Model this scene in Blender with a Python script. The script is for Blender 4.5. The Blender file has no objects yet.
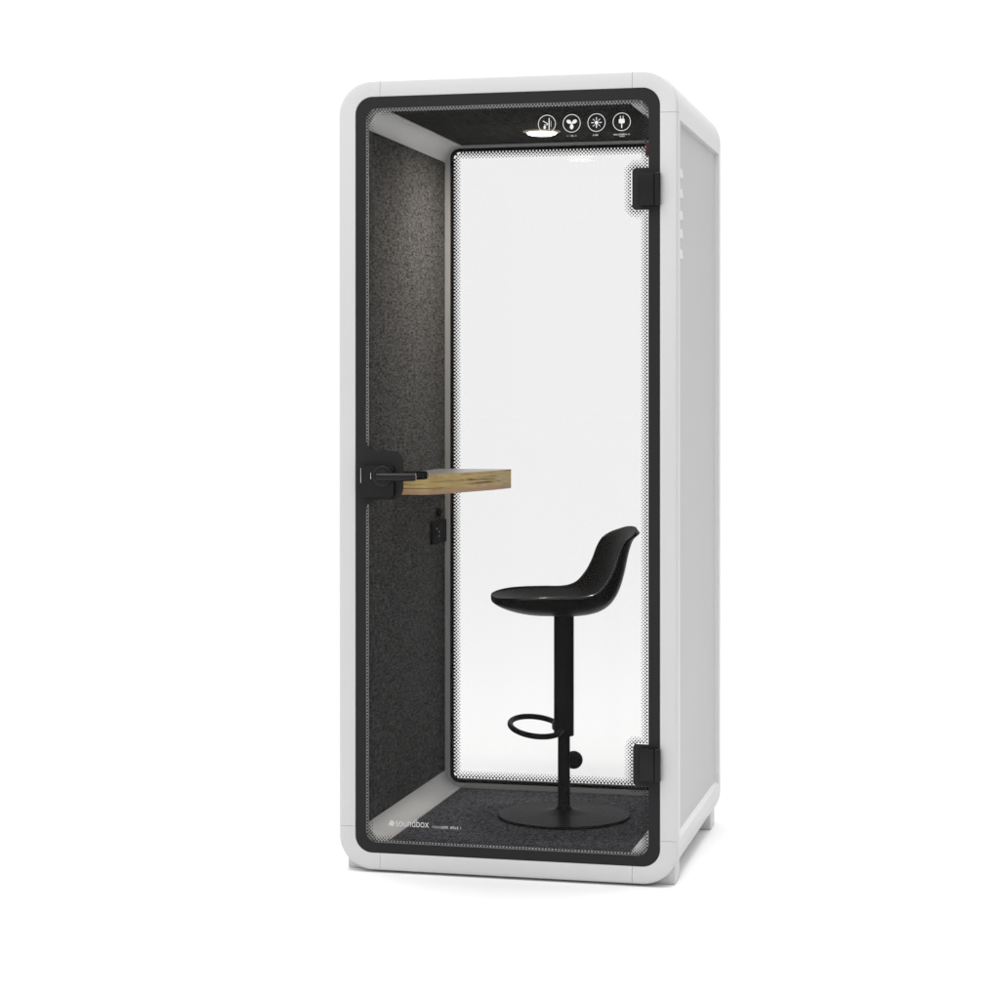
import bpy, bmesh, math, random
import numpy as np
from mathutils import Vector, Matrix
random.seed(7)
C = bpy.context.scene.collection
PI = math.pi

# ---------------------------------------------------------------- dimensions (metres)
W, D, HT, HB = 0.981, 0.936, 2.300, 0.037       # shell: width, depth, top, underside
GZ = 0.030                                      # level of the studio floor
R0 = 0.100                                      # outer corner radius of the shell
BASE = Vector((W/2, D/2, GZ))                   # base point of the booth

# ---------------------------------------------------------------- materials
def nodes(name):
    m = bpy.data.materials.new(name); m.use_nodes = True
    nt = m.node_tree; b = nt.nodes['Principled BSDF']
    return m, nt, b

def plain(name, col, rough=0.5, metal=0.0, spec=0.5, bump=0.0, bscale=300, var=0.0, vscale=6, ior=1.5):
    m, nt, b = nodes(name); b.inputs['IOR'].default_value = ior
    b.inputs['Roughness'].default_value = rough
    b.inputs['Metallic'].default_value = metal
    b.inputs['Specular IOR Level'].default_value = spec
    b.inputs['Base Color'].default_value = (*col, 1)
    tc = nt.nodes.new('ShaderNodeTexCoord')
    if var:
        n = nt.nodes.new('ShaderNodeTexNoise'); n.inputs['Scale'].default_value = vscale
        n.inputs['Detail'].default_value = 6
        nt.links.new(tc.outputs['Object'], n.inputs['Vector'])
        r = nt.nodes.new('ShaderNodeValToRGB')
        r.color_ramp.elements[0].position = .3; r.color_ramp.elements[1].position = .7
        r.color_ramp.elements[0].color = (*[c*(1-var) for c in col], 1)
        r.color_ramp.elements[1].color = (*[c*(1+var) for c in col], 1)
        nt.links.new(n.outputs['Fac'], r.inputs['Fac']); nt.links.new(r.outputs['Color'], b.inputs['Base Color'])
    if bump:
        n = nt.nodes.new('ShaderNodeTexNoise'); n.inputs['Scale'].default_value = bscale
        n.inputs['Detail'].default_value = 3
        nt.links.new(tc.outputs['Object'], n.inputs['Vector'])
        bp = nt.nodes.new('ShaderNodeBump'); bp.inputs['Strength'].default_value = bump
        bp.inputs['Distance'].default_value = .001
        nt.links.new(n.outputs['Fac'], bp.inputs['Height']); nt.links.new(bp.outputs['Normal'], b.inputs['Normal'])
    return m

def felt(name, lo, hi, fine=160, coarse=52, stretch=.24):
    """pressed polyester felt: fine fibre speckle over soft cloudy mottling"""
    m, nt, b = nodes(name)
    b.inputs['Roughness'].default_value = 1.0; b.inputs['Specular IOR Level'].default_value = .05
    tc = nt.nodes.new('ShaderNodeTexCoord')
    mp = nt.nodes.new('ShaderNodeMapping'); mp.inputs['Scale'].default_value = (1, stretch, 1)
    nt.links.new(tc.outputs['Object'], mp.inputs['Vector'])
    def noise(scale, det, rough=.6):
        n = nt.nodes.new('ShaderNodeTexNoise'); n.inputs['Scale'].default_value = scale
        n.inputs['Detail'].default_value = det; n.inputs['Roughness'].default_value = rough
        nt.links.new(mp.outputs[0], n.inputs['Vector']); return n
    a = noise(fine, 3); c = noise(coarse, 5, .7)
    mx = nt.nodes.new('ShaderNodeMix'); mx.data_type = 'FLOAT'; mx.inputs[0].default_value = .30
    nt.links.new(a.outputs['Fac'], mx.inputs[2]); nt.links.new(c.outputs['Fac'], mx.inputs[3])
    r = nt.nodes.new('ShaderNodeValToRGB'); e = r.color_ramp.elements
    e[0].position, e[1].position = .36, .66
    e[0].color, e[1].color = (*lo, 1), (*hi, 1)
    nt.links.new(mx.outputs[0], r.inputs['Fac']); nt.links.new(r.outputs['Color'], b.inputs['Base Color'])
    bp = nt.nodes.new('ShaderNodeBump'); bp.inputs['Strength'].default_value = .35; bp.inputs['Distance'].default_value = .0015
    nt.links.new(mx.outputs[0], bp.inputs['Height']); nt.links.new(bp.outputs['Normal'], b.inputs['Normal'])
    return m

def glass(name, clear=0.955, ior=1.16):
    m = bpy.data.materials.new(name); m.use_nodes = True; nt = m.node_tree
    for n in list(nt.nodes): nt.nodes.remove(n)
    out = nt.nodes.new('ShaderNodeOutputMaterial')
    t = nt.nodes.new('ShaderNodeBsdfTransparent'); t.inputs['Color'].default_value = (clear, clear, clear, 1)
    g = nt.nodes.new('ShaderNodeBsdfGlossy'); g.inputs['Roughness'].default_value = .0
    f = nt.nodes.new('ShaderNodeFresnel'); f.inputs['IOR'].default_value = ior
    mx = nt.nodes.new('ShaderNodeMixShader')
    nt.links.new(f.outputs[0], mx.inputs[0]); nt.links.new(t.outputs[0], mx.inputs[1]); nt.links.new(g.outputs[0], mx.inputs[2])
    nt.links.new(mx.outputs[0], out.inputs['Surface'])
    return m

def wood(name):
    """layered timber edge: horizontal laminations with dark streaks that swirl where the grain turns"""
    m, nt, b = nodes(name)
    b.inputs['Roughness'].default_value = .45; b.inputs['Specular IOR Level'].default_value = .4
    tc = nt.nodes.new('ShaderNodeTexCoord')
    def noise(sx, sy, sz, det, dist=0):
        mp = nt.nodes.new('ShaderNodeMapping'); mp.inputs['Scale'].default_value = (sx, sy, sz)
        nt.links.new(tc.outputs['Object'], mp.inputs['Vector'])
        n = nt.nodes.new('ShaderNodeTexNoise'); n.inputs['Scale'].default_value = 1; n.inputs['Detail'].default_value = det
        n.inputs['Distortion'].default_value = dist
        nt.links.new(mp.outputs[0], n.inputs['Vector']); return n
    a1 = noise(2.0, 2.0, 230, 2, .15); b1 = noise(5, 5, 110, 3, 1.4)
    a = nt.nodes.new('ShaderNodeMix'); a.data_type = 'FLOAT'; a.inputs[0].default_value = .30
    nt.links.new(a1.outputs['Fac'], a.inputs[2]); nt.links.new(b1.outputs['Fac'], a.inputs[3])
    r = nt.nodes.new('ShaderNodeValToRGB'); cr = r.color_ramp
    cr.elements[0].position = .345; cr.elements[0].color = (.085, .045, .020, 1)
    cr.elements[1].position = .74; cr.elements[1].color = (.90, .74, .34, 1)
    for p, c in ((.385, (.26, .135, .055)), (.425, (.66, .47, .17)), (.50, (.88, .70, .26)), (.535, (.50, .28, .12)), (.57, (.84, .64, .25)), (.63, (.78, .48, .26))):
        e = cr.elements.new(p); e.color = (*c, 1)
    nt.links.new(a.outputs[0], r.inputs['Fac'])
    # pinkish bottom veneer: blends in along z
    sp = nt.nodes.new('ShaderNodeSeparateXYZ'); nt.links.new(tc.outputs['Object'], sp.inputs[0])
    mr = nt.nodes.new('ShaderNodeMapRange'); mr.inputs[1].default_value = 1.114 - BASE.z; mr.inputs[2].default_value = 1.108 - BASE.z
    mr.inputs[3].default_value = 0; mr.inputs[4].default_value = .75
    nt.links.new(sp.outputs['Z'], mr.inputs[0])
    mx = nt.nodes.new('ShaderNodeMix'); mx.data_type = 'RGBA'
    nt.links.new(mr.outputs[0], mx.inputs[0]); nt.links.new(r.outputs['Color'], mx.inputs[6]); mx.inputs[7].default_value = (.66, .38, .27, 1)
    nt.links.new(mx.outputs[2], b.inputs['Base Color'])
    return m

def glow(name, col, s):
    m = bpy.data.materials.new(name); m.use_nodes = True; nt = m.node_tree
    for n in list(nt.nodes): nt.nodes.remove(n)
    out = nt.nodes.new('ShaderNodeOutputMaterial'); e = nt.nodes.new('ShaderNodeEmission')
    e.inputs['Color'].default_value = (*col, 1); e.inputs['Strength'].default_value = s
    nt.links.new(e.outputs[0], out.inputs['Surface']); return m

M = dict(
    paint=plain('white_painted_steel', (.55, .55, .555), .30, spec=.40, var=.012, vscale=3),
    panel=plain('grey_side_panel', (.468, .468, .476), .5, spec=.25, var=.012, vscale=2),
    trim=plain('white_corner_trim', (.88, .875, .87),   .45, spec=.3, var=.02, vscale=8),
    lip=plain('grey_window_frame', (.47, .465, .46), .5, spec=.3, var=.02, vscale=8),
    print=plain('faint_grey_print', (.50, .50, .50), .6, ior=1.1),
    halo_rim=plain('warm_halo_rim', (.62, .55, .42), .6),  # warm rim colour stands in for the glow around the lamp
    vent=plain('pale_lit_vent', (.66, .66, .665), .5, spec=.3),  # light caught by the louvres is put into this paler colour
    ink=plain('black_enamel_print', (.0255, .0258, .026), .6, ior=1.08),
    seal=plain('black_rubber_seal', (.007, .007, .0075), .7, ior=1.1),
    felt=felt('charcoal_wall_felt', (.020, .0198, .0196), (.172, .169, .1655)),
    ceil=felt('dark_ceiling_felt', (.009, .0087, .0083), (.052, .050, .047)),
    carpet=felt('blue_grey_carpet', (.027, .027, .0315), (.190, .191, .216), fine=150, coarse=60, stretch=.35),
    glass=glass('clear_door_glass'), rglass=glass('clear_rear_glass'),
    white=plain('white_print', (.66, .66, .66), .6, ior=1.1),
    metal=plain('matt_black_hardware', (.0080, .0080, .0085), .26, ior=1.30, bump=.05, bscale=700),
    chrome=plain('bright_glint_steel', (.75, .75, .76), .18, metal=1.0),
    wood=wood('layered_timber'), woodtop=plain('pale_sheen_top', (.31, .305, .295), .35, spec=.5, var=.06, vscale=14),  # the top's pale grey stands in for its reflection of white surroundings
    plastic=plain('black_moulded_plastic', (.0040, .0040, .0040), .30, ior=1.10),
    leather=plain('black_upholstery', (.0062, .0056, .0050), .42, ior=1.07),
    stoolmetal=plain('black_powder_coat', (.0062, .0062, .0065), .40, ior=1.075),
    piping=plain('black_gloss_piping', (.006, .006, .006), .22, ior=1.5),
    red=plain('dark_red_plastic', (.16, .006, .012), .4),
    dark=plain('dark_lamp_rim', (.03, .03, .03), .6, ior=1.1),
    lamp=glow('lit_lamp_lens', (1, .88, .68), 9.0),
    floor=plain('white_studio_floor', (.787, .787, .787), .9, spec=.0),
)

# ---------------------------------------------------------------- object helpers
def obj(name, bm, mat, parent=None, base=None, smooth=True, mats=None):
    base = base if base is not None else (BASE if parent is not None else Vector((0, 0, 0)))
    bmesh.ops.recalc_face_normals(bm, faces=bm.faces[:])
    me = bpy.data.meshes.new(name); 
    if base.length: bmesh.ops.translate(bm, verts=bm.verts[:], vec=-base)
    bm.to_mesh(me); bm.free()
    for mm in (mats or [mat]): me.materials.append(mm)
    o = bpy.data.objects.new(name, me); C.objects.link(o)
    if smooth:
        for p in me.polygons: p.use_smooth = True
        try: me.set_sharp_from_angle(angle=math.radians(32))
        except Exception: pass
    if parent: o.parent = parent
    return o

def bevel_box(bm, lo, hi, bev=.002, seg=2):
    b2 = bmesh.new(); bmesh.ops.create_cube(b2, size=1)
    for v in b2.verts:
        v.co = Vector([(lo[i]+hi[i])/2 + v.co[i]*(hi[i]-lo[i]) for i in range(3)])
    if bev: bmesh.ops.bevel(b2, geom=b2.edges[:], offset=bev, segments=seg, affect='EDGES', profile=.5)
    me = bpy.data.meshes.new('tmp'); b2.to_mesh(me); b2.free(); bm.from_mesh(me); bpy.data.meshes.remove(me)
    return bm

def box(lo, hi, bev=.002, seg=2): return bevel_box(bmesh.new(), lo, hi, bev, seg)

def tube(bm, pts, r, n=16, closed=False, caps=True):
    """round bar along pts (list of Vector); r number or list"""
    pts = [Vector(p) for p in pts]; N = len(pts); rs = r if isinstance(r, (list, tuple)) else [r]*N
    rings = []; up = None
    for i in range(N):
        a = pts[(i-1) % N] if (closed or i > 0) else pts[i]; b = pts[(i+1) % N] if (closed or i < N-1) else pts[i]
        t = (b-a).normalized()
        if up is None: up = Vector((0, 0, 1)) if abs(t.z) < .9 else Vector((1, 0, 0))
        x = up.cross(t).normalized(); y = t.cross(x).normalized(); up = y
        rings.append([bm.verts.new(pts[i] + (x*math.cos(2*PI*k/n) + y*math.sin(2*PI*k/n))*rs[i]) for k in range(n)])
    for i in range(N if closed else N-1):
        A, B = rings[i], rings[(i+1) % N]
        for k in range(n): bm.faces.new((A[k], A[(k+1) % n], B[(k+1) % n], B[k]))
    if caps and not closed: bm.faces.new(rings[0]); bm.faces.new(rings[-1])
    return bm

def lathe(bm, prof, centre, n=64, axis='Z'):
    """prof: list of (radius, height)"""
    c = Vector(centre); rings = []
    for r, h in prof:
        ring = []
        for k in range(n):
            a = 2*PI*k/n
            p = (r*math.cos(a), r*math.sin(a), h) if axis == 'Z' else (r*math.cos(a), h, r*math.sin(a))
            ring.append(bm.verts.new(c + Vector(p)))
        rings.append(ring)
    for A, B in zip(rings, rings[1:]):
        for k in range(n): bm.faces.new((A[k], A[(k+1) % n], B[(k+1) % n], B[k]))
    bm.faces.new(rings[0]); bm.faces.new(rings[-1])
    return bm

# rounded-rectangle path: every station is (point on the inner skeleton, outward normal)
def rr_path(x0, x1, z0, z1, R, arc=14, cuts=()):
    """counter-clockwise from the bottom middle; cuts = extra stations ('b'|'r'|'t'|'l', coordinate)"""
    ix0, ix1, iz0, iz1 = x0+R, x1-R, z0+R, z1-R
    st = []
    def side(key, a, b, fix, n, rev):
        cs = sorted([c for k, c in cuts if k == key], reverse=rev)
        for c in cs: st.append(((c, fix) if key in 'bt' else (fix, c), n, (key, c)))
    def arc_(cx, cz, a0):
        for k in range(arc+1):
            a = a0 + PI/2*k/arc
            st.append(((cx, cz), (math.cos(a), math.sin(a)), None))
    side('b', ix0, ix1, iz0, (0, -1), False); arc_(ix1, iz0, -PI/2)
    side('r', iz0, iz1, ix1, (1, 0), False); arc_(ix1, iz1, 0)
    side('t', ix0, ix1, iz1, (0, 1), True); arc_(ix0, iz1, PI/2)
    side('l', iz0, iz1, ix0, (-1, 0), True); arc_(ix0, iz0, PI)
    return st, R

def rr_loop(x0, x1, z0, z1, R, arc=10):
    st, R = rr_path(x0, x1, z0, z1, R, arc)
    return [(s[0][0]+s[1][0]*R, s[0][1]+s[1][1]*R) for s in st]

def sweep(bm, st, R, prof, closed=True, cap=True, closeprof=True):
    """prof: list of (offset inward, y)"""
    rows = [[bm.verts.new((s[0][0]+s[1][0]*(R-o), y, s[0][1]+s[1][1]*(R-o))) for o, y in prof] for s in st]
    n = len(rows); k = len(prof)
    for i in range(n if closed else n-1):
        A, B = rows[i], rows[(i+1) % n]
        for j in range(k if closeprof else k-1):
            bm.faces.new((A[j], A[(j+1) % k], B[(j+1) % k], B[j]))
    if not closed and cap and closeprof: bm.faces.new(rows[0]); bm.faces.new(rows[-1])
    return bm

def sheet(loops, y, bm=None):
    """flat sheet in the plane y bounded by outer loop and holes"""
    bm = bm or bmesh.new(); b2 = bmesh.new(); es = []
    for lp in loops:
        vs = [b2.verts.new((x, y, z)) for x, z in lp]
        for a, b in zip(vs, vs[1:]+vs[:1]): es.append(b2.edges.new((a, b)))
    bmesh.ops.triangle_fill(b2, use_beauty=True, use_dissolve=False, edges=es)
    me = bpy.data.meshes.new('tmp'); b2.to_mesh(me); b2.free(); bm.from_mesh(me); bpy.data.meshes.remove(me)
    return bm

def slab(lp, y0, y1):
    """solid plate with outline lp between two y planes"""
    bm = bmesh.new()
    A = [bm.verts.new((x, y0, z)) for x, z in lp]; B = [bm.verts.new((x, y1, z)) for x, z in lp]
    n = len(lp)
    for i in range(n): bm.faces.new((A[i], A[(i+1) % n], B[(i+1) % n], B[i]))
    bm.faces.new(A); bm.faces.new(B); return bm

# ================================================================ the booth
booth = bpy.data.objects.new('phone_booth', None); booth.location = BASE; booth.empty_display_size = .3
C.objects.link(booth)
booth['label'] = 'tall white single-person phone booth with black-edged glass door and charcoal felt lining'
booth['category'] = 'phone booth'

# ---- front frame: four corner pieces and four rails with hairline joints
cuts = [('b', .1235), ('b', .8535), ('t', .1235), ('t', .8535), ('r', .160), ('r', 2.180), ('l', .160), ('l', 2.200)]
prof = [(0, .030), (0, .009)]
for k in range(1, 7):
    a = PI/2*k/6; prof.append((.009-.009*math.cos(a), .009-.009*math.sin(a)))
prof += [(.0475, 0), (.0490, .0006), (.0496, .002), (.0496, .030)]
g = .0004
def cut_set(d):           # shift joints by half the gap to open a hairline
    return [(k, c) for k, c in cuts]
st, R = rr_path(0, W, HB, HT, R0, 16, cuts)
idx = [i for i, s in enumerate(st) if s[2]]
def moved(s, toward):
    (x, z), n, tag_ = s; key = tag_[0]
    if key in 'bt': return ((x + g*(1 if toward[0][0] > x else -1), z), n, tag_)
    return ((x, z + g*(1 if toward[0][1] > z else -1)), n, tag_)
for a, b in zip(idx, idx[1:]+[idx[0]+len(st)]):
    seg = [st[i % len(st)] for i in range(a, b+1)]
    seg[0] = moved(seg[0], seg[1]); seg[-1] = moved(seg[-1], seg[-2])
    bm = sweep(bmesh.new(), seg, R, prof, closed=False)
    obj('frame_corner' if len(seg) > 6 else 'frame_rail', bm, M['paint'], booth)

# ---- shell body: wrapped sheet with recessed sides
PZ0, PZ1, PY0, PY1, RD = .160, 2.164, .046, .892, .0110      # recess in each side
bm = bmesh.new()
cs = [('r', PZ0), ('r', PZ1), ('l', PZ0), ('l', PZ1)]
st, R = rr_path(0, W, HB, HT, R0, 16, cs)
yp = [.0304, PY0, PY1, D-.008, D-.004, D-.001, D]
off = [0, 0, 0, 0, .0012, .004, .008]
i_r0, i_r1, i_l1, i_l0 = [next(i for i, s in enumerate(st) if s[2] == t) for t in (('r', PZ0), ('r', PZ1), ('l', PZ1), ('l', PZ0))]
rows = [[bm.verts.new((s[0][0]+s[1][0]*(R-o), y, s[0][1]+s[1][1]*(R-o))) for o, y in zip(off, yp)] for s in st]
n = len(st)
for i in range(n):
    A, B = rows[i], rows[(i+1) % n]
    for j in range(len(yp)-1):
        if j == 1 and i in (i_r0, i_l1): continue
        bm.faces.new((A[j], A[j+1], B[j+1], B[j]))
# back frame ring and the reveal of the rear window
bk = [bm.verts.new((s[0][0]+s[1][0]*(R-.099), D, s[0][1]+s[1][1]*(R-.099))) for s in st]
for i in range(n): bm.faces.new((rows[i][-1], rows[(i+1) % n][-1], bk[(i+1) % n], bk[i]))
obj('shell', bm, M['paint'], booth)

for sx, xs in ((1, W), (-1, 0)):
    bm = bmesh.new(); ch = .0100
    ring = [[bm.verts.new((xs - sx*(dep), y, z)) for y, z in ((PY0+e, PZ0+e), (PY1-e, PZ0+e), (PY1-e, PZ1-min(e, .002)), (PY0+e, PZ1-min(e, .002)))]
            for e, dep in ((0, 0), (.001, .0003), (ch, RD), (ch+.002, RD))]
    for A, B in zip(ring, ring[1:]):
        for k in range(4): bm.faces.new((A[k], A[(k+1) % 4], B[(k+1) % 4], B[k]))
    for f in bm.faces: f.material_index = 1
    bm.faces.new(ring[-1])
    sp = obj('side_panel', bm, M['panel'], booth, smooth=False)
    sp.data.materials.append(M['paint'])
    # five pressed louvres near the front edge, hooded and open at the foot
    if sx == 1:
        for zc in (2.028, 1.971, 1.909, 1.857, 1.799):
            bm = bmesh.new(); y0, y1, h = .072, .165, .0185; x0 = xs - RD - .001
            P = [(x0, y0, zc+h), (x0, y1, zc+h), (x0+.0036, y1-.0015, zc-h+.003), (x0+.0036, y0+.0015, zc-h+.003), (x0, y1, zc-h), (x0, y0, zc-h)]
            v = [bm.verts.new(p) for p in P]
            bm.faces.new((v[0], v[1], v[2], v[3])); bm.faces.new((v[3], v[2], v[4], v[5]))
            bm.faces.new((v[0], v[3], v[5])); bm.faces.new((v[1], v[4], v[2])); bm.faces.new((v[0], v[5], v[4], v[1]))
            bmesh.ops.bevel(bm, geom=bm.edges[:], offset=.0008, segments=2, affect='EDGES', profile=.5)
            obj('vent_louvre', bm, M['vent'], sp, base=BASE)

# ---- feet
for x0, x1 in ((.895, .967), (.014, .086)):
    for y0, y1 in ((.046, .136), (.800, .890)):
        bm = box((x0, y0, GZ+.0005), (x1, y1, .088), .003)
        obj('foot', bm, M['paint'], booth)

# ---- lining: felt panels between rounded corner trims
IX0, IX1, IZ0, IZ1, RF = .0840, .8970, .1150, 2.2130, .0545
Y0, Y1 = .030, .880
def panel(name, lo, hi, mat): return obj(name, box(lo, hi, .002), mat, booth)
panel('felt_wall_panel', (IX0-.012, Y0+.0005, IZ0+RF), (IX0, Y1-.0005, IZ1-RF), M['felt'])
panel('felt_wall_panel', (IX1, Y0+.0005, IZ0+RF), (IX1+.012, Y1-.0005, IZ1-RF), M['felt'])
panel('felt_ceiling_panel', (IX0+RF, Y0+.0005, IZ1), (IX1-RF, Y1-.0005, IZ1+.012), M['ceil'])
panel('carpet', (IX0+RF, Y0+.0005, IZ0-.012), (IX1-RF, Y1-.0005, IZ0), M['carpet'])
for cx, cz, a0 in ((IX1-RF, IZ0+RF, -PI/2), (IX1-RF, IZ1-RF, 0), (IX0+RF, IZ1-RF, PI/2), (IX0+RF, IZ0+RF, PI)):
    bm = bmesh.new(); ri = RF-.0015; rows = []
    for k in range(21):
        a = a0 + PI/2*k/20; c, s = math.cos(a), math.sin(a)
        # two gently dished facets rather than one perfect arc, as the extrusion shows
        rr = ri - .003*abs(math.sin(2*(a-a0)))*0.5
        rows.append([bm.verts.new((cx+c*r_, y, cz+s*r_)) for r_, y in ((rr, Y0+.0005), (rr, Y1-.0005), (ri+.006, Y1-.0005), (ri+.006, Y0+.0005))])
    for A, B in zip(rows, rows[1:]):
        for j in range(4): bm.faces.new((A[j], A[(j+1) % 4], B[(j+1) % 4], B[j]))
    bm.faces.new(rows[0]); bm.faces.new(rows[-1])
    obj('corner_trim', bm, M['trim'], booth)
# flange behind the door: faces the glass, its lip is what shows through the dots
st, R = rr_path(0, W, HB, HT, R0, 16)
def ring_plate(outer, inner, y0, y1):
    o, i = rr_loop(*outer), rr_loop(*inner); bm = bmesh.new(); n = len(o)
    L = [[bm.verts.new((x, y, z)) for x, z in lp] for lp, y in ((o, y0), (i, y0), (i, y1), (o, y1))]
    for j in range(4):
        A, B = L[j], L[(j+1) % 4]
        for k in range(n): bm.faces.new((A[k], A[(k+1) % n], B[(k+1) % n], B[k]))
    return bm
obj('door_stop', ring_plate((.0500, W-.0500, HB+.0500, HT-.0500, .05), (.0815, .8995, .1175, 2.2105, .040), .0215, .0296), M['trim'], booth)
SX0, SX1, SZ0, SZ1 = .1005, .8805, .1300, 2.2035
obj('rear_frame', ring_plate((.078, .903, .109, 2.219, .056), (SX0, SX1, SZ0, SZ1, .030), .8805, .930), M['lip'], booth)

# ---- dots: halftone fade printed along an edge
def dots(loop, y, width, pitch, rmax, bbox, skip=None):
    P = np.array(loop); Q = np.roll(P, -1, 0)
    x0, x1, z0, z1 = bbox
    xs = np.arange(x0, x1, pitch); zs = np.arange(z0, z1, pitch*.5)
    X, Z = np.meshgrid(xs, zs); X[1::2] += pitch/2
    pts = np.stack([X.ravel(), Z.ravel()], 1)
    d = np.full(len(pts), 9.); ins = np.zeros(len(pts), bool)
    for a, b in zip(P, Q):
        ab = b-a; L = (ab**2).sum()
        if L < 1e-12: continue
        t = np.clip(((pts-a)@ab)/L, 0, 1); d = np.minimum(d, np.hypot(*(pts-(a+t[:, None]*ab)).T))
        c = (a[1] > pts[:, 1]) != (b[1] > pts[:, 1])
        if abs(ab[1]) > 1e-12: ins ^= c & (pts[:, 0] < a[0] + ab[0]*(pts[:, 1]-a[1])/ab[1])
    ok = ins & (d < width) & (d > .0012)
    if skip: ok &= ~((pts[:, 0] > skip[0]) & (pts[:, 0] < skip[1]) & (pts[:, 1] > skip[2]) & (pts[:, 1] < skip[3]))
    bm = bmesh.new()
    for (x, z), dd in zip(pts[ok], d[ok]):
        r = rmax*(1-.62*dd/width)
        vs = [bm.verts.new((x+r*math.cos(k*PI/3), y, z+r*math.sin(k*PI/3))) for k in range(6)]
        bm.faces.new(vs)
    return bm

# ---- the glass door
GX0, GX1, GBZ, GTZ = .0515, .9300, .0835, 2.2485
door_lp = rr_loop(GX0, GX1, GBZ, GTZ, .0480, 14)
door = obj('glass_door', slab(door_lp, .0016, .0096), M['glass'], booth, smooth=False)
BX0, BX1, BZ0, BZ1, BR = .0815, .8990, .1165, 2.2165, .031
def arc2(cx, cz, r, a0, a1, n=8):
    return [(cx+r*math.cos(math.radians(a0+(a1-a0)*k/n)), cz+r*math.sin(math.radians(a0+(a1-a0)*k/n))) for k in range(n+1)]
# edge of the black print, with tabs behind the hinges and the lock
lp = []
lp += arc2(BX1-BR, BZ0+BR, BR, -90, 0)
def tab(z0, z1, x):     # hinge tab reaching inwards from the right edge
    r = .011
    return ([(BX1, z0)] + arc2(x+r, z0+r, r, -90, -180, 6) + arc2(x+r, z1-r, r, 180, 90, 6) + [(BX1, z1)])
lp += tab(.3105, .4265, .8555) + tab(1.9105, 2.0275, .8535)
lp += arc2(BX1-BR, BZ1-BR, BR, 0, 90) + arc2(BX0+BR, BZ1-BR, BR, 90, 180)
lz0, lz1, lx = 1.0975, 1.2375, .1925
lp += arc2(BX0+.032, lz1+.032, .032, 180, 270, 8) + arc2(lx-.034, lz1-.034, .034, 90, 0, 8)
lp += arc2(lx-.034, lz0+.034, .034, 0, -90, 8) + arc2(BX0+.032, lz0-.032, .032, 90, 180, 8)
lp += arc2(BX0+BR, BZ0+BR, BR, 180, 270)
outer = rr_loop(GX0, GX1, GBZ, GTZ, .0480, 14)
obj('black_print_border', sheet([outer, lp], .0012), M['ink'], door, base=BASE, smooth=False)
obj('dot_border', dots(lp, .0011, .0225, .0094, .0034, (BX0, BX1, BZ0, BZ1), (.100, .30, 1.04, 1.30)), M['ink'], door, base=BASE, smooth=False)

# ---- hinges
for zc in (1.9670, .3710):
    bm = box((.8765, -.0150, zc-.046), (.9170, .0010, zc+.046), .0022)
    h = obj('hinge', bm, M['metal'], door, base=BASE)
    bm = bmesh.new(); bevel_box(bm, (.9182, -.0180, zc-.0470), (.9345, -.0005, zc+.0470), .004, 3)
    obj('hinge', bm, M['metal'], door, base=BASE)
# (the two leaves of each hinge are joined below into one mesh)

# ---- lock and levers
lc = rr_loop(.0700, .1690, 1.1040, 1.1960, .012, 8)
obj('lock_case', slab(lc, -.0190, .0008), M['metal'], door, base=BASE)
lc2 = rr_loop(.0700, .1690, 1.1040, 1.1960, .012, 8)
obj('lock_case', slab(lc2, .0104, .0255), M['metal'], door, base=BASE)
obj('case_edge_glint', box((.0712, -.0198, 1.1460), (.0726, -.0186, 1.1885), .0004), M['chrome'], door, base=BASE)  # bright strip standing in for the highlight on the case's left edge
lx0, lzc = .1380, 1.1660
def lever(sgn, ybase, yarm):
    bm = bmesh.new()
    lathe(bm, [(.0005, ybase), (.0275, ybase), (.0275, ybase+sgn*.006), (.0255, ybase+sgn*.0085), (.0170, ybase+sgn*.009), (.0125, ybase+sgn*.011), (.0110, yarm-sgn*.004), (.0005, yarm-sgn*.003)], (lx0, 0, lzc), 40, axis='Y')
    pts = [(lx0-.008, yarm, lzc-.001), (lx0-.006, yarm, lzc-.001), (lx0+.02, yarm, lzc-.0015), (lx0+.075, yarm+sgn*.001, lzc-.001), (lx0+.103, yarm+sgn*.001, lzc), (lx0+.107, yarm, lzc), (lx0+.1085, yarm, lzc)]
    tube(bm, pts, [.006, .0115, .0122, .0122, .0122, .0108, .006], 20)
    return bm
obj('lever_handle', lever(-1, -.0190, -.0560), M['metal'], door, base=BASE)
obj('lever_handle', lever(1, .0255, .0640), M['metal'], door, base=BASE)
pts = [(lx0+.0272*math.cos(2*PI*k/48), -.0255, lzc+.0272*math.sin(2*PI*k/48)) for k in range(48)]
obj('rosette_glint_ring', tube(bmesh.new(), pts, .0022, 10, closed=True), M['piping'], door, base=BASE)  # glossy ring added to catch light and outline the rosette
bm = lathe(bmesh.new(), [(.0005, -.0290), (.0052, -.0290), (.0058, -.0282), (.0058, -.0190), (.0005, -.0190)], (.1060, 0, 1.1665), 24, axis='Y')
kc = obj('key_cylinder', bm, M['metal'], door, base=BASE)
obj('lever_neck_glint', box((.1052, -.0345, 1.1575), (.1068, -.0285, 1.1755), .0005), M['chrome'], door, base=BASE)  # bright sliver standing in for a highlight on the lever neck

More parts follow.
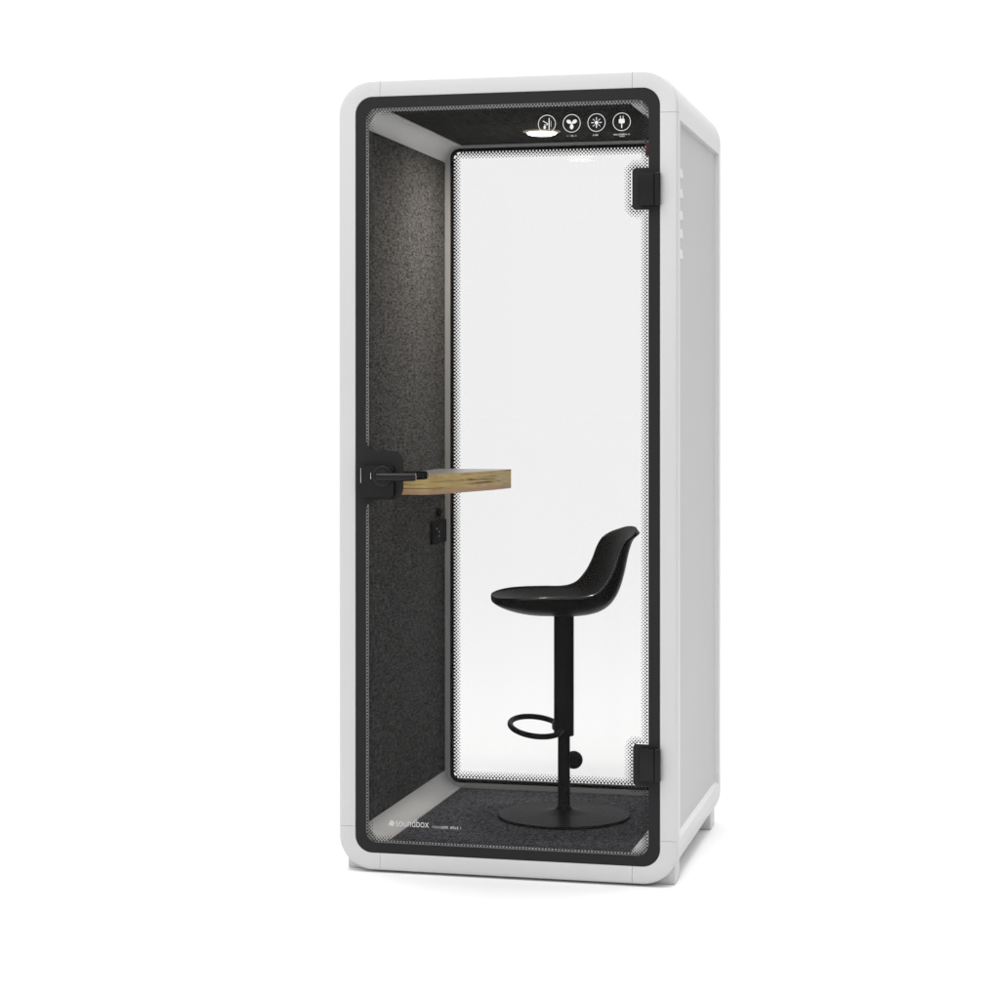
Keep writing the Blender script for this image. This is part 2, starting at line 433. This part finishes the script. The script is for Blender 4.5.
# ---- printed pictograms on the door, upper right
PY = .0010
def stroke(bm, pts, w, y=PY):
    pts = [Vector((p[0], 0, p[1])) for p in pts]
    for a, b in zip(pts, pts[1:]):
        t = (b-a).normalized(); nrm = Vector((-t.z, 0, t.x))*w/2; a2 = a-t*w*.25; b2 = b+t*w*.25
        vs = [bm.verts.new((p.x, y, p.z)) for p in (a2+nrm, b2+nrm, b2-nrm, a2-nrm)]; bm.faces.new(vs); y -= .00003
def disc(bm, cx, cz, rx, rz=None, rot=0, n=20, y=PY-.0001):
    rz = rz or rx; c, s = math.cos(rot), math.sin(rot)
    vs = []
    for k in range(n):
        px, pz = rx*math.cos(2*PI*k/n), rz*math.sin(2*PI*k/n)
        vs.append(bm.verts.new((cx+px*c-pz*s, y, cz+px*s+pz*c)))
    bm.faces.new(vs)
def ringm(bm, cx, cz, ro, ri, n=48):
    A = [bm.verts.new((cx+ro*math.cos(2*PI*k/n), PY, cz+ro*math.sin(2*PI*k/n))) for k in range(n)]
    B = [bm.verts.new((cx+ri*math.cos(2*PI*k/n), PY, cz+ri*math.sin(2*PI*k/n))) for k in range(n)]
    for k in range(n): bm.faces.new((A[k], A[(k+1) % n], B[(k+1) % n], B[k]))
iz = 2.1570
icons = [(.6110, iz+.0004), (.6820, iz), (.7525, iz), (.8240, iz)]
for q, (cx, cz) in enumerate(icons):
    bm = bmesh.new(); ringm(bm, cx, cz, .0254, .0237)
    if q == 0:      # sound meeting a wall and bouncing back
        stroke(bm, [(cx+.0075, cz+.0185), (cx+.0075, cz-.0190)], .0034)
        stroke(bm, [(cx-.0130, cz+.0100), (cx+.0035, cz), (cx-.0020, cz-.0040)], .0026)
        disc(bm, cx-.0075, cz-.0115, .0042, .0060); stroke(bm, [(cx-.0075, cz-.002), (cx-.0040, cz-.0120)], .0026, PY-.0002)
        stroke(bm, [(cx+.0140, cz+.010), (cx+.0140, cz-.010)], .0012, PY-.0003)
    if q == 1:      # three-bladed fan
        for a in (150, 30, 270):
            a = math.radians(a); disc(bm, cx+.0112*math.cos(a), cz+.0112*math.sin(a), .0088, .0062, a, y=PY-.0001-.0001*a/7)
        disc(bm, cx, cz, .0032, y=PY-.0004)
    if q == 2:      # lamp with rays
        disc(bm, cx, cz, .0062)
        for k in range(8):
            a = PI/4*k; c, s = math.cos(a), math.sin(a)
            stroke(bm, [(cx+c*.0095, cz+s*.0095), (cx+c*.0170, cz+s*.0170)], .0026 if k % 2 == 0 else .0020)
        stroke(bm, [(cx, cz-.004), (cx, cz-.0165)], .0036, PY-.0004)
    if q == 3:      # plug
        for dx in (-.0045, .0045): stroke(bm, [(cx+dx, cz+.0190), (cx+dx, cz+.0090)], .0024)
        sheet([rr_loop(cx-.0100, cx+.0100, cz-.0050, cz+.0098, .0036, 5)], PY-.0002, bm)
        stroke(bm, [(cx, cz-.004), (cx, cz-.0195)], .0036, PY-.0004)
    for v in bm.verts:
        if math.hypot(v.co.x-cx, v.co.z-cz) < .0233: v.co.x = cx+(v.co.x-cx)*.84; v.co.z = cz+(v.co.z-cz)*.84
    obj('printed_pictogram', bm, M['white'], door, base=BASE, smooth=False)
def scribble(bm, x, z, wid, h):
    """a line of print too small to read: letter-sized strokes"""
    e = x+wid
    while x < e:
        w = random.uniform(.45, .8)*h; k = random.random()
        hh = h*(1.35 if k > .8 else 1.0)
        if k > .12:
            stroke(bm, [(x+.1*w, z), (x+.1*w, z+hh)], h*.22)
            if k > .35: stroke(bm, [(x, z+(h if k > .6 else h*.1)), (x+w*.8, z+(h if k > .6 else h*.1))], h*.22, PY-.00007)
            if k > .5: stroke(bm, [(x+.8*w, z), (x+.8*w, z+h)], h*.22, PY-.00012)
        x += w+.32*h
for q, ((cx, cz), wid) in enumerate(zip(icons, (.022, .026, .020, .046))):
    bm = bmesh.new(); scribble(bm, cx-wid/2, cz-.0365, wid, .0030)
    if q == 3: scribble(bm, cx-.006, cz-.0415, .012, .0026)
    obj('printed_caption', bm, M['white'], door, base=BASE, smooth=False)
# maker's line low on the glass
cu = bpy.data.curves.new('lettering', 'FONT'); cu.body = 'soundbox'; cu.size = .034
to = bpy.data.objects.new('lettering', cu); C.objects.link(to)
bpy.context.view_layer.update()
me = bpy.data.meshes.new_from_object(to.evaluated_get(bpy.context.evaluated_depsgraph_get()))
bpy.data.objects.remove(to)
bm = bmesh.new(); bm.from_mesh(me)
xs = [v.co.x for v in bm.verts]; sc = .098/(max(xs)-min(xs))
for v in bm.verts: v.co = Vector((.1700+(v.co.x-min(xs))*sc, PY, .1655+v.co.y*sc*1.3))
disc(bm, .1585, .1735, .0070, .0085); disc(bm, .1510, .1700, .0030, y=PY-.0002)
scribble(bm, .2790, .1655, .082, .0062)
obj('printed_lettering', bm, M['print'], door, base=BASE, smooth=False)

# ---- rear window
rl = rr_loop(SX0+.0005, SX1-.0005, SZ0+.0005, SZ1-.0005, .0295, 10)
rw = obj('rear_window', slab(rr_loop(SX0+.002, SX1-.002, SZ0+.002, SZ1-.002, .028, 10), .9000, .9080), M['rglass'], booth, smooth=False)
rin = rr_loop(SX0+.0085, SX1-.0085, SZ0+.0100, SZ1-.0100, .0215, 10)
bm = ring_plate((SX0+.0005, SX1-.0005, SZ0+.0005, SZ1-.0005, .0295), (SX0+.0085, SX1-.0085, SZ0+.0100, SZ1-.0100, .0215), .8860, .8994)
obj('rubber_seal', bm, M['seal'], rw, base=BASE, smooth=False)
obj('dot_border', dots(rin, .8997,   .0240, .0112, .0046, (SX0, SX1, SZ0, SZ1)), M['ink'], rw, base=BASE, smooth=False)

# ---- shelf on the left wall
def rounded_poly(P, rad, n=7):
    out = []
    for i, p in enumerate(P):
        p = Vector((*p, 0)); a = Vector((*P[i-1], 0)); b = Vector((*P[(i+1) % len(P)], 0)); r = rad[i]
        if r == 0: out.append((p.x, p.y)); continue
        u = (a-p).normalized(); w = (b-p).normalized(); p1, p2 = p+u*r, p+w*r
        for k in range(n+1):
            t = k/n; q = p1*(1-t)**2 + p*2*t*(1-t) + p2*t*t; out.append((q.x, q.y))
    return out
pl = rounded_poly([(IX0+.0005, .285), (.196, .287), (.304, .672), (.323, .805), (IX0+.0005, .805)], [0, .045, .010, 0, 0])
bm = bmesh.new(); tz0, tz1 = 1.0985, 1.1590
L = [[bm.verts.new((x, y, z)) for x, y in pl] for z in (tz0, tz1)]
n = len(pl)
for i in range(n): bm.faces.new((L[0][i], L[0][(i+1) % n], L[1][(i+1) % n], L[1][i]))
bm.faces.new(L[0]); ft = bm.faces.new(L[1]); ft.material_index = 1
sh = obj('wall_shelf', bm, None, booth, mats=[M['wood'], M['woodtop']])
sh['label'] = 'thick timber shelf with layered grain on its edge'

# ---- power outlet, cable hole, red tab, ceiling light
po = obj('power_outlet', box((IX0, .693, .9190), (IX0+.009, .866, .9930), .003), M['seal'], booth)
for (yy, zz) in ((.742, .968), (.772, .957), (.772, .943)):
    obj('indicator', lathe(bmesh.new(), [(.0004, 0), (.0030, 0), (.0024, .0012), (.0004, .0014)], (0, 0, 0), 10), M['white'], po)
    o = bpy.data.objects[-1] if False else [x for x in C.objects if x.name.startswith('indicator')][-1]
    o.data.transform(Matrix.Translation(Vector((IX0+.0088, yy, zz))-BASE) @ Matrix.Rotation(PI/2, 4, 'Y') @ Matrix.Translation(BASE))
bm = bmesh.new()
tube(bm, [(IX0-.001, .779, 1.018), (IX0+.010, .779, 1.018), (IX0+.0125, .779, 1.018)], [.015, .015, .011], 20)
obj('wall_knob', bm, M['seal'], booth)
rt = obj('red_tab', box((.8745, .095, 2.0720), (IX1+.001, .145, 2.1060), .003), M['red'], booth)
cl = obj('ceiling_light', lathe(bmesh.new(), [(.0475, IZ1-.0045), (.0500, IZ1-.0040), (.0560, IZ1-.0020), (.0585, IZ1-.0002), (.0585, IZ1+.001), (.0475, IZ1+.001)], (.470, .590, 0), 48), M['halo_rim'], booth)
obj('lamp_lens', lathe(bmesh.new(), [(.0010, IZ1-.0130), (.020, IZ1-.0126), (.034, IZ1-.0112), (.043, IZ1-.0085), (.0466, IZ1-.0045), (.0466, IZ1-.001), (.001, IZ1-.001)], (.470, .590, 0), 48), M['lamp'], cl, base=BASE)

# join the two leaves of each hinge so that a hinge is one part
hs = [o for o in C.objects if o.name.startswith('hinge')]
for a, b in ((hs[0], hs[1]), (hs[2], hs[3])):
    bm = bmesh.new(); bm.from_mesh(a.data); bm.from_mesh(b.data); bm.to_mesh(a.data); bm.free()
    me = b.data; bpy.data.objects.remove(b); bpy.data.meshes.remove(me)

# ================================================================ the bar stool
SB = Vector((.560, .491, IZ0))
stool = bpy.data.objects.new('bar_stool', None); stool.location = SB; stool.empty_display_size = .2
stool.rotation_euler = (0, 0, math.atan2(-.363, -.931))        # faces the shelf, turned a little to the door
C.objects.link(stool)
stool['label'] = 'black bar stool with low bucket seat, footrest loop and round base inside the booth'
stool['category'] = 'bar stool'
# local axes: +x forwards, y to the side, z up from the carpet
Zs = lambda z: z - IZ0
ZERO = Vector((0, 0, 0))
def sobj(name, bm, mat): return obj(name, bm, mat, stool, base=ZERO)
sobj('base', lathe(bmesh.new(), [(.001, .0005), (.199, .0005), (.2015, .002), (.2015, .006), (.199, .009), (.150, .0115), (.080, .0150), (.040, .0185), (.026, .0240), (.0190, .0340), (.001, .034)], (0, 0, 0), 96), M['stoolmetal'])
sobj('pole', lathe(bmesh.new(), [(.001, .030), (.0185, .030), (.0185, Zs(.43)), (.001, Zs(.43))], (0, 0, 0), 40), M['stoolmetal'])
# sleeve with a slot at the top where the lift lever passes
bm = lathe(bmesh.new(), [(.019, Zs(.362)), (.0292, Zs(.362)), (.0304, Zs(.364)), (.0304, Zs(.735)), (.019, Zs(.735))], (0, 0, 0), 40)
sobj('sleeve', bm, M['stoolmetal'])
bm = bmesh.new()
bevel_box(bm, (-.050, -.040, Zs(.7300)), (.050, .040, Zs(.7420)), .004)
sobj('seat_plate', bm, M['stoolmetal'])
# footrest: oval loop hung on the front of the sleeve
pts = []
for k in range(64):
    a = 2*PI*k/64; x = .0870 + .0755*math.cos(a); y = .142*math.sin(a)
    pts.append((x, y, Zs(.3915) - y*.062 + (x-.09)*.02))
bm = tube(bmesh.new(), pts, .0085, 14, closed=True)
bevel_box(bm, (.010, -.022, Zs(.378)), (.034, .022, Zs(.404)), .004)
sobj('footrest', bm, M['stoolmetal'])
# tightening knob on the back of the pole
d = Vector((-.0365, -.034, 0)); dn = d.normalized()
bm = bmesh.new(); bmesh.ops.create_uvsphere(bm, u_segments=32, v_segments=20, radius=.0275)
bmesh.ops.translate(bm, verts=bm.verts[:], vec=(d.x, d.y, Zs(.281)))
tube(bm, [Vector((0, 0, Zs(.281)))+dn*.012, Vector((0, 0, Zs(.281)))+dn*.034], .011, 16)
sobj('knob', bm, M['stoolmetal'])

# bucket: centre line and rim line from the front edge to the top of the back
def lerp_path(P, t):
    s = t*(len(P)-1); i = min(int(s), len(P)-2); f = s-i
    p0, p1, p2, p3 = P[max(i-1, 0)], P[i], P[i+1], P[min(i+2, len(P)-1)]
    return [.5*((2*b)+(c-a)*f+(2*a-5*b+4*c-d_)*f*f+(3*b-a-3*c+d_)*f**3) for a, b, c, d_ in zip(p0, p1, p2, p3)]
#       centre x, z,  rim x, z,  half width, thickness
KEY = [(.219, .781, .219, .787, .190, .030), (.167, .773, .167, .792, .190, .033), (.100, .764, .100, .795, .190, .033),
       (.030, .760, .032, .796, .190, .032), (-.038, .761, -.026, .796, .189, .033), (-.097, .769, -.070, .808, .187, .028),
       (-.132, .800, -.102, .842, .184, .024), (-.157, .852, -.122, .880, .181, .018), (-.171, .903, -.135, .918, .177, .015),
       (-.184, .944, -.147, .944, .170, .013), (-.199, .972, -.166, .966, .160, .011), (-.226, .992, -.204, .985, .142, .010)]
def bucket(NU, NV, inset=0.0, top=0.0, sink=None):
    """solid shell: upper skin, lower skin and a rounded rim; the front closes in a round nose.
       inset shrinks the outline, top lifts the upper skin, sink replaces the thickness"""
    rows_t, rows_b = [], []; bm = bmesh.new()
    ts = [1-math.cos(PI/2*min(1, i/(NU*.45))) if i < NU*.45 else None for i in range(NU+1)]
    tl = []
    for i in range(NU+1):
        q = i/NU; tl.append((q**1.55))
    for t in tl:
        cx, cz, ex, ez, w, th = lerp_path(KEY, t)
        a = lerp_path(KEY, max(0, t-.01)); b = lerp_path(KEY, min(1, t+.01))
        tg = Vector((b[0]-a[0], 0, b[1]-a[1])).normalized(); nrm = Vector((-tg.z, 0, tg.x))
        if nrm.z > 0 or (abs(nrm.z) < .3 and nrm.x > 0): nrm = -nrm
        nrm = Vector((tg.z, 0, -tg.x)) if (Vector((tg.z, 0, -tg.x)).dot(Vector((-.55, 0, -.83))) > 0) else Vector((-tg.z, 0, tg.x))
        s = .219-cx if t < .4 else 1
        nose = (1-max(0, 1-(s+.0015)/.150)**2.3)**(1/2.3) if s < .150 else 1.0
        endk = max(0, (t-.93)/.07); back = math.sqrt(max(0, 1-endk**2*.75))
        ww = max(w*nose*(.60+.40*back) - inset, .012); tt = (sink if sink else th)*min(1, .12+.88*nose)
        rt, rb = [], []
        for j in range(NV+1):
            v = -1+2*j/NV; sn = math.sin(v*PI/2); k = abs(sn)**2.6
            p = Vector((cx+(ex-cx)*k, ww*sn, Zs(cz+(ez-cz)*k)))
            dome = (1-abs(sn)**4)
            rt.append(bm.verts.new(p - nrm*top*dome))
            rb.append(None if j in (0, NV) else bm.verts.new(p + nrm*tt*max(0, 1-abs(sn)**3.2)**.6))
        rb[0] = rt[0]; rb[-1] = rt[-1]
        rows_t.append(rt); rows_b.append(rb)
    for rows in (rows_t, rows_b):
        for A, B in zip(rows, rows[1:]):
            for j in range(NV):
                q = []
                for vv in (A[j], A[j+1], B[j+1], B[j]):
                    if vv not in q: q.append(vv)
                bm.faces.new(q)
    for r, b in ((rows_t[0], rows_b[0]), (rows_t[-1], rows_b[-1])):
        bm.faces.new(r + [x for x in reversed(b[1:-1])])
    return bm
def soft(o, lv=1):
    m = o.modifiers.new('smooth', 'SUBSURF'); m.levels = lv; m.render_levels = lv
    for p in o.data.polygons: p.use_smooth = True
    for at in [a for a in o.data.attributes if a.name == 'sharp_edge']: o.data.attributes.remove(at)
soft(sobj('seat_shell', bucket(46, 30), M['plastic']))
def rim_pts(sg, ta, tb, n=60):
    out = []
    for i in range(n+1):
        t = ta+(tb-ta)*i/n; cx, cz, ex, ez, w, th = lerp_path(KEY, t); s_ = .219-cx if t < .4 else 1
        nose = (1-max(0, 1-(s_+.0015)/.150)**2.3)**(1/2.3) if s_ < .150 else 1.0
        endk = max(0, (t-.93)/.07); w *= nose*(.60+.40*math.sqrt(max(0, 1-endk**2*.75)))
        out.append(Vector((ex, sg*(w-.0015), Zs(ez)+.0015)))
    return out
for sg in (-1, 1): sobj('seat_glint_piping', tube(bmesh.new(), rim_pts(sg, .02, .90), [.0012+.0026*min(1, i/8, (60-i)/20)-.0008*(i > 56) for i in range(61)], 10), M['piping'])  # glossy piping added so that the rim catches a highlight line
soft(sobj('seat_cushion', bucket(46, 30, inset=.007, top=.0075, sink=.004), M['leather']))

# ================================================================ floor, light, camera
bm = bmesh.new(); bmesh.ops.create_grid(bm, x_segments=8, y_segments=8, size=150)
bmesh.ops.translate(bm, verts=bm.verts[:], vec=(0, 0, GZ))
fl = obj('floor', bm, M['floor'], smooth=False); fl['kind'] = 'structure'

w = bpy.data.worlds.new('World'); bpy.context.scene.world = w; w.use_nodes = True
nt = w.node_tree; bg = nt.nodes['Background']
# white studio surround: even white behind, softer to the right and at the front, brightest overhead
tc = nt.nodes.new('ShaderNodeTexCoord'); sp = nt.nodes.new('ShaderNodeSeparateXYZ'); nt.links.new(tc.outputs['Generated'], sp.inputs[0])
def mrange(src, a, b, c, d):
    m = nt.nodes.new('ShaderNodeMapRange'); m.interpolation_type = 'SMOOTHSTEP'
    m.inputs[1].default_value, m.inputs[2].default_value, m.inputs[3].default_value, m.inputs[4].default_value = a, b, c, d
    nt.links.new(src, m.inputs[0]); return m.outputs[0]
def math_(op, a, b):
    m = nt.nodes.new('ShaderNodeMath'); m.operation = op
    for k, s in enumerate((a, b)):
        if isinstance(s, (int, float)): m.inputs[k].default_value = s
        else: nt.links.new(s, m.inputs[k])
    return m.outputs[0]
high = mrange(sp.outputs['Z'], .35, .72, 0.0, 1.0)      # the dark side stops well below the ceiling light
right = math_('MAXIMUM', mrange(sp.outputs['X'], .35, .9, 1.0, .05), high)
front = mrange(sp.outputs['Y'], .25, -.5, 1.0, .83)
top = mrange(sp.outputs['Z'], .30, .95, 1.0, 1.75)
fac = math_('MULTIPLY', math_('MULTIPLY', right, front), top)
# broad soft key from the front right
dt = nt.nodes.new('ShaderNodeVectorMath'); dt.operation = 'DOT_PRODUCT'; nt.links.new(tc.outputs['Generated'], dt.inputs[0])
dt.inputs[1].default_value = Vector((.80, -.56, .22)).normalized()
fac = math_('ADD', fac, mrange(dt.outputs['Value'], .80, .99, 0.0, .2))
nt.links.new(math_('MULTIPLY', fac, 1.045), bg.inputs['Strength'])
bg.inputs['Color'].default_value = (1, 1, 1, 1)

def area(name, loc, target, size, power, col=(1, 1, 1), shape='SQUARE', sy=None):
    l = bpy.data.lights.new(name, 'AREA'); l.energy = power; l.color = col; l.shape = shape; l.size = size
    if sy: l.size_y = sy
    o = bpy.data.objects.new(name, l); C.objects.link(o); o.location = loc
    o.rotation_euler = (Vector(target)-Vector(loc)).to_track_quat('-Z', 'Y').to_euler(); return o
area('overhead_softbox', (.45, -.9, 4.6), (.45, .2, 0.4), 3.2, 85)
for x, p in ((1.85, 5.6), (-.85, 5)):      # unseen fill lamps added to lighten the shaded floor beside the booth
    gl = area('floor_fill_lamp', (x, .25, 3.7), (x, .25, 0), .9, p); gl.data.spread = math.radians(44)
bl = area('booth_lamp', (.470, .590, IZ1-.020), (.470, .590, 0), .09, 6.4, (1, .92, .82), 'DISK')
bl.data.spread = math.radians(172)

cam = bpy.data.cameras.new('camera'); co = bpy.data.objects.new('camera', cam); C.objects.link(co)
co.location = (1.83, -5.7463, 1.3908)
co.rotation_euler = (PI/2, 0, .2314)
cam.sensor_width = 36; cam.sensor_fit = 'HORIZONTAL'; cam.lens = 2092.5*36/1000
cam.shift_y = -(500-397.05)/1000; cam.clip_start = .05; cam.clip_end = 500
sc = bpy.context.scene; sc.camera = co
sc.view_settings.view_transform = 'Standard'; sc.view_settings.look = 'None'
sc.view_settings.exposure = 0; sc.view_settings.gamma = 1; sc.view_settings.use_curve_mapping = False
sc.cycles.sample_clamp_indirect = 3.0; sc.cycles.caustics_reflective = False
sc.cycles.transparent_max_bounces = 24; sc.cycles.max_bounces = 12
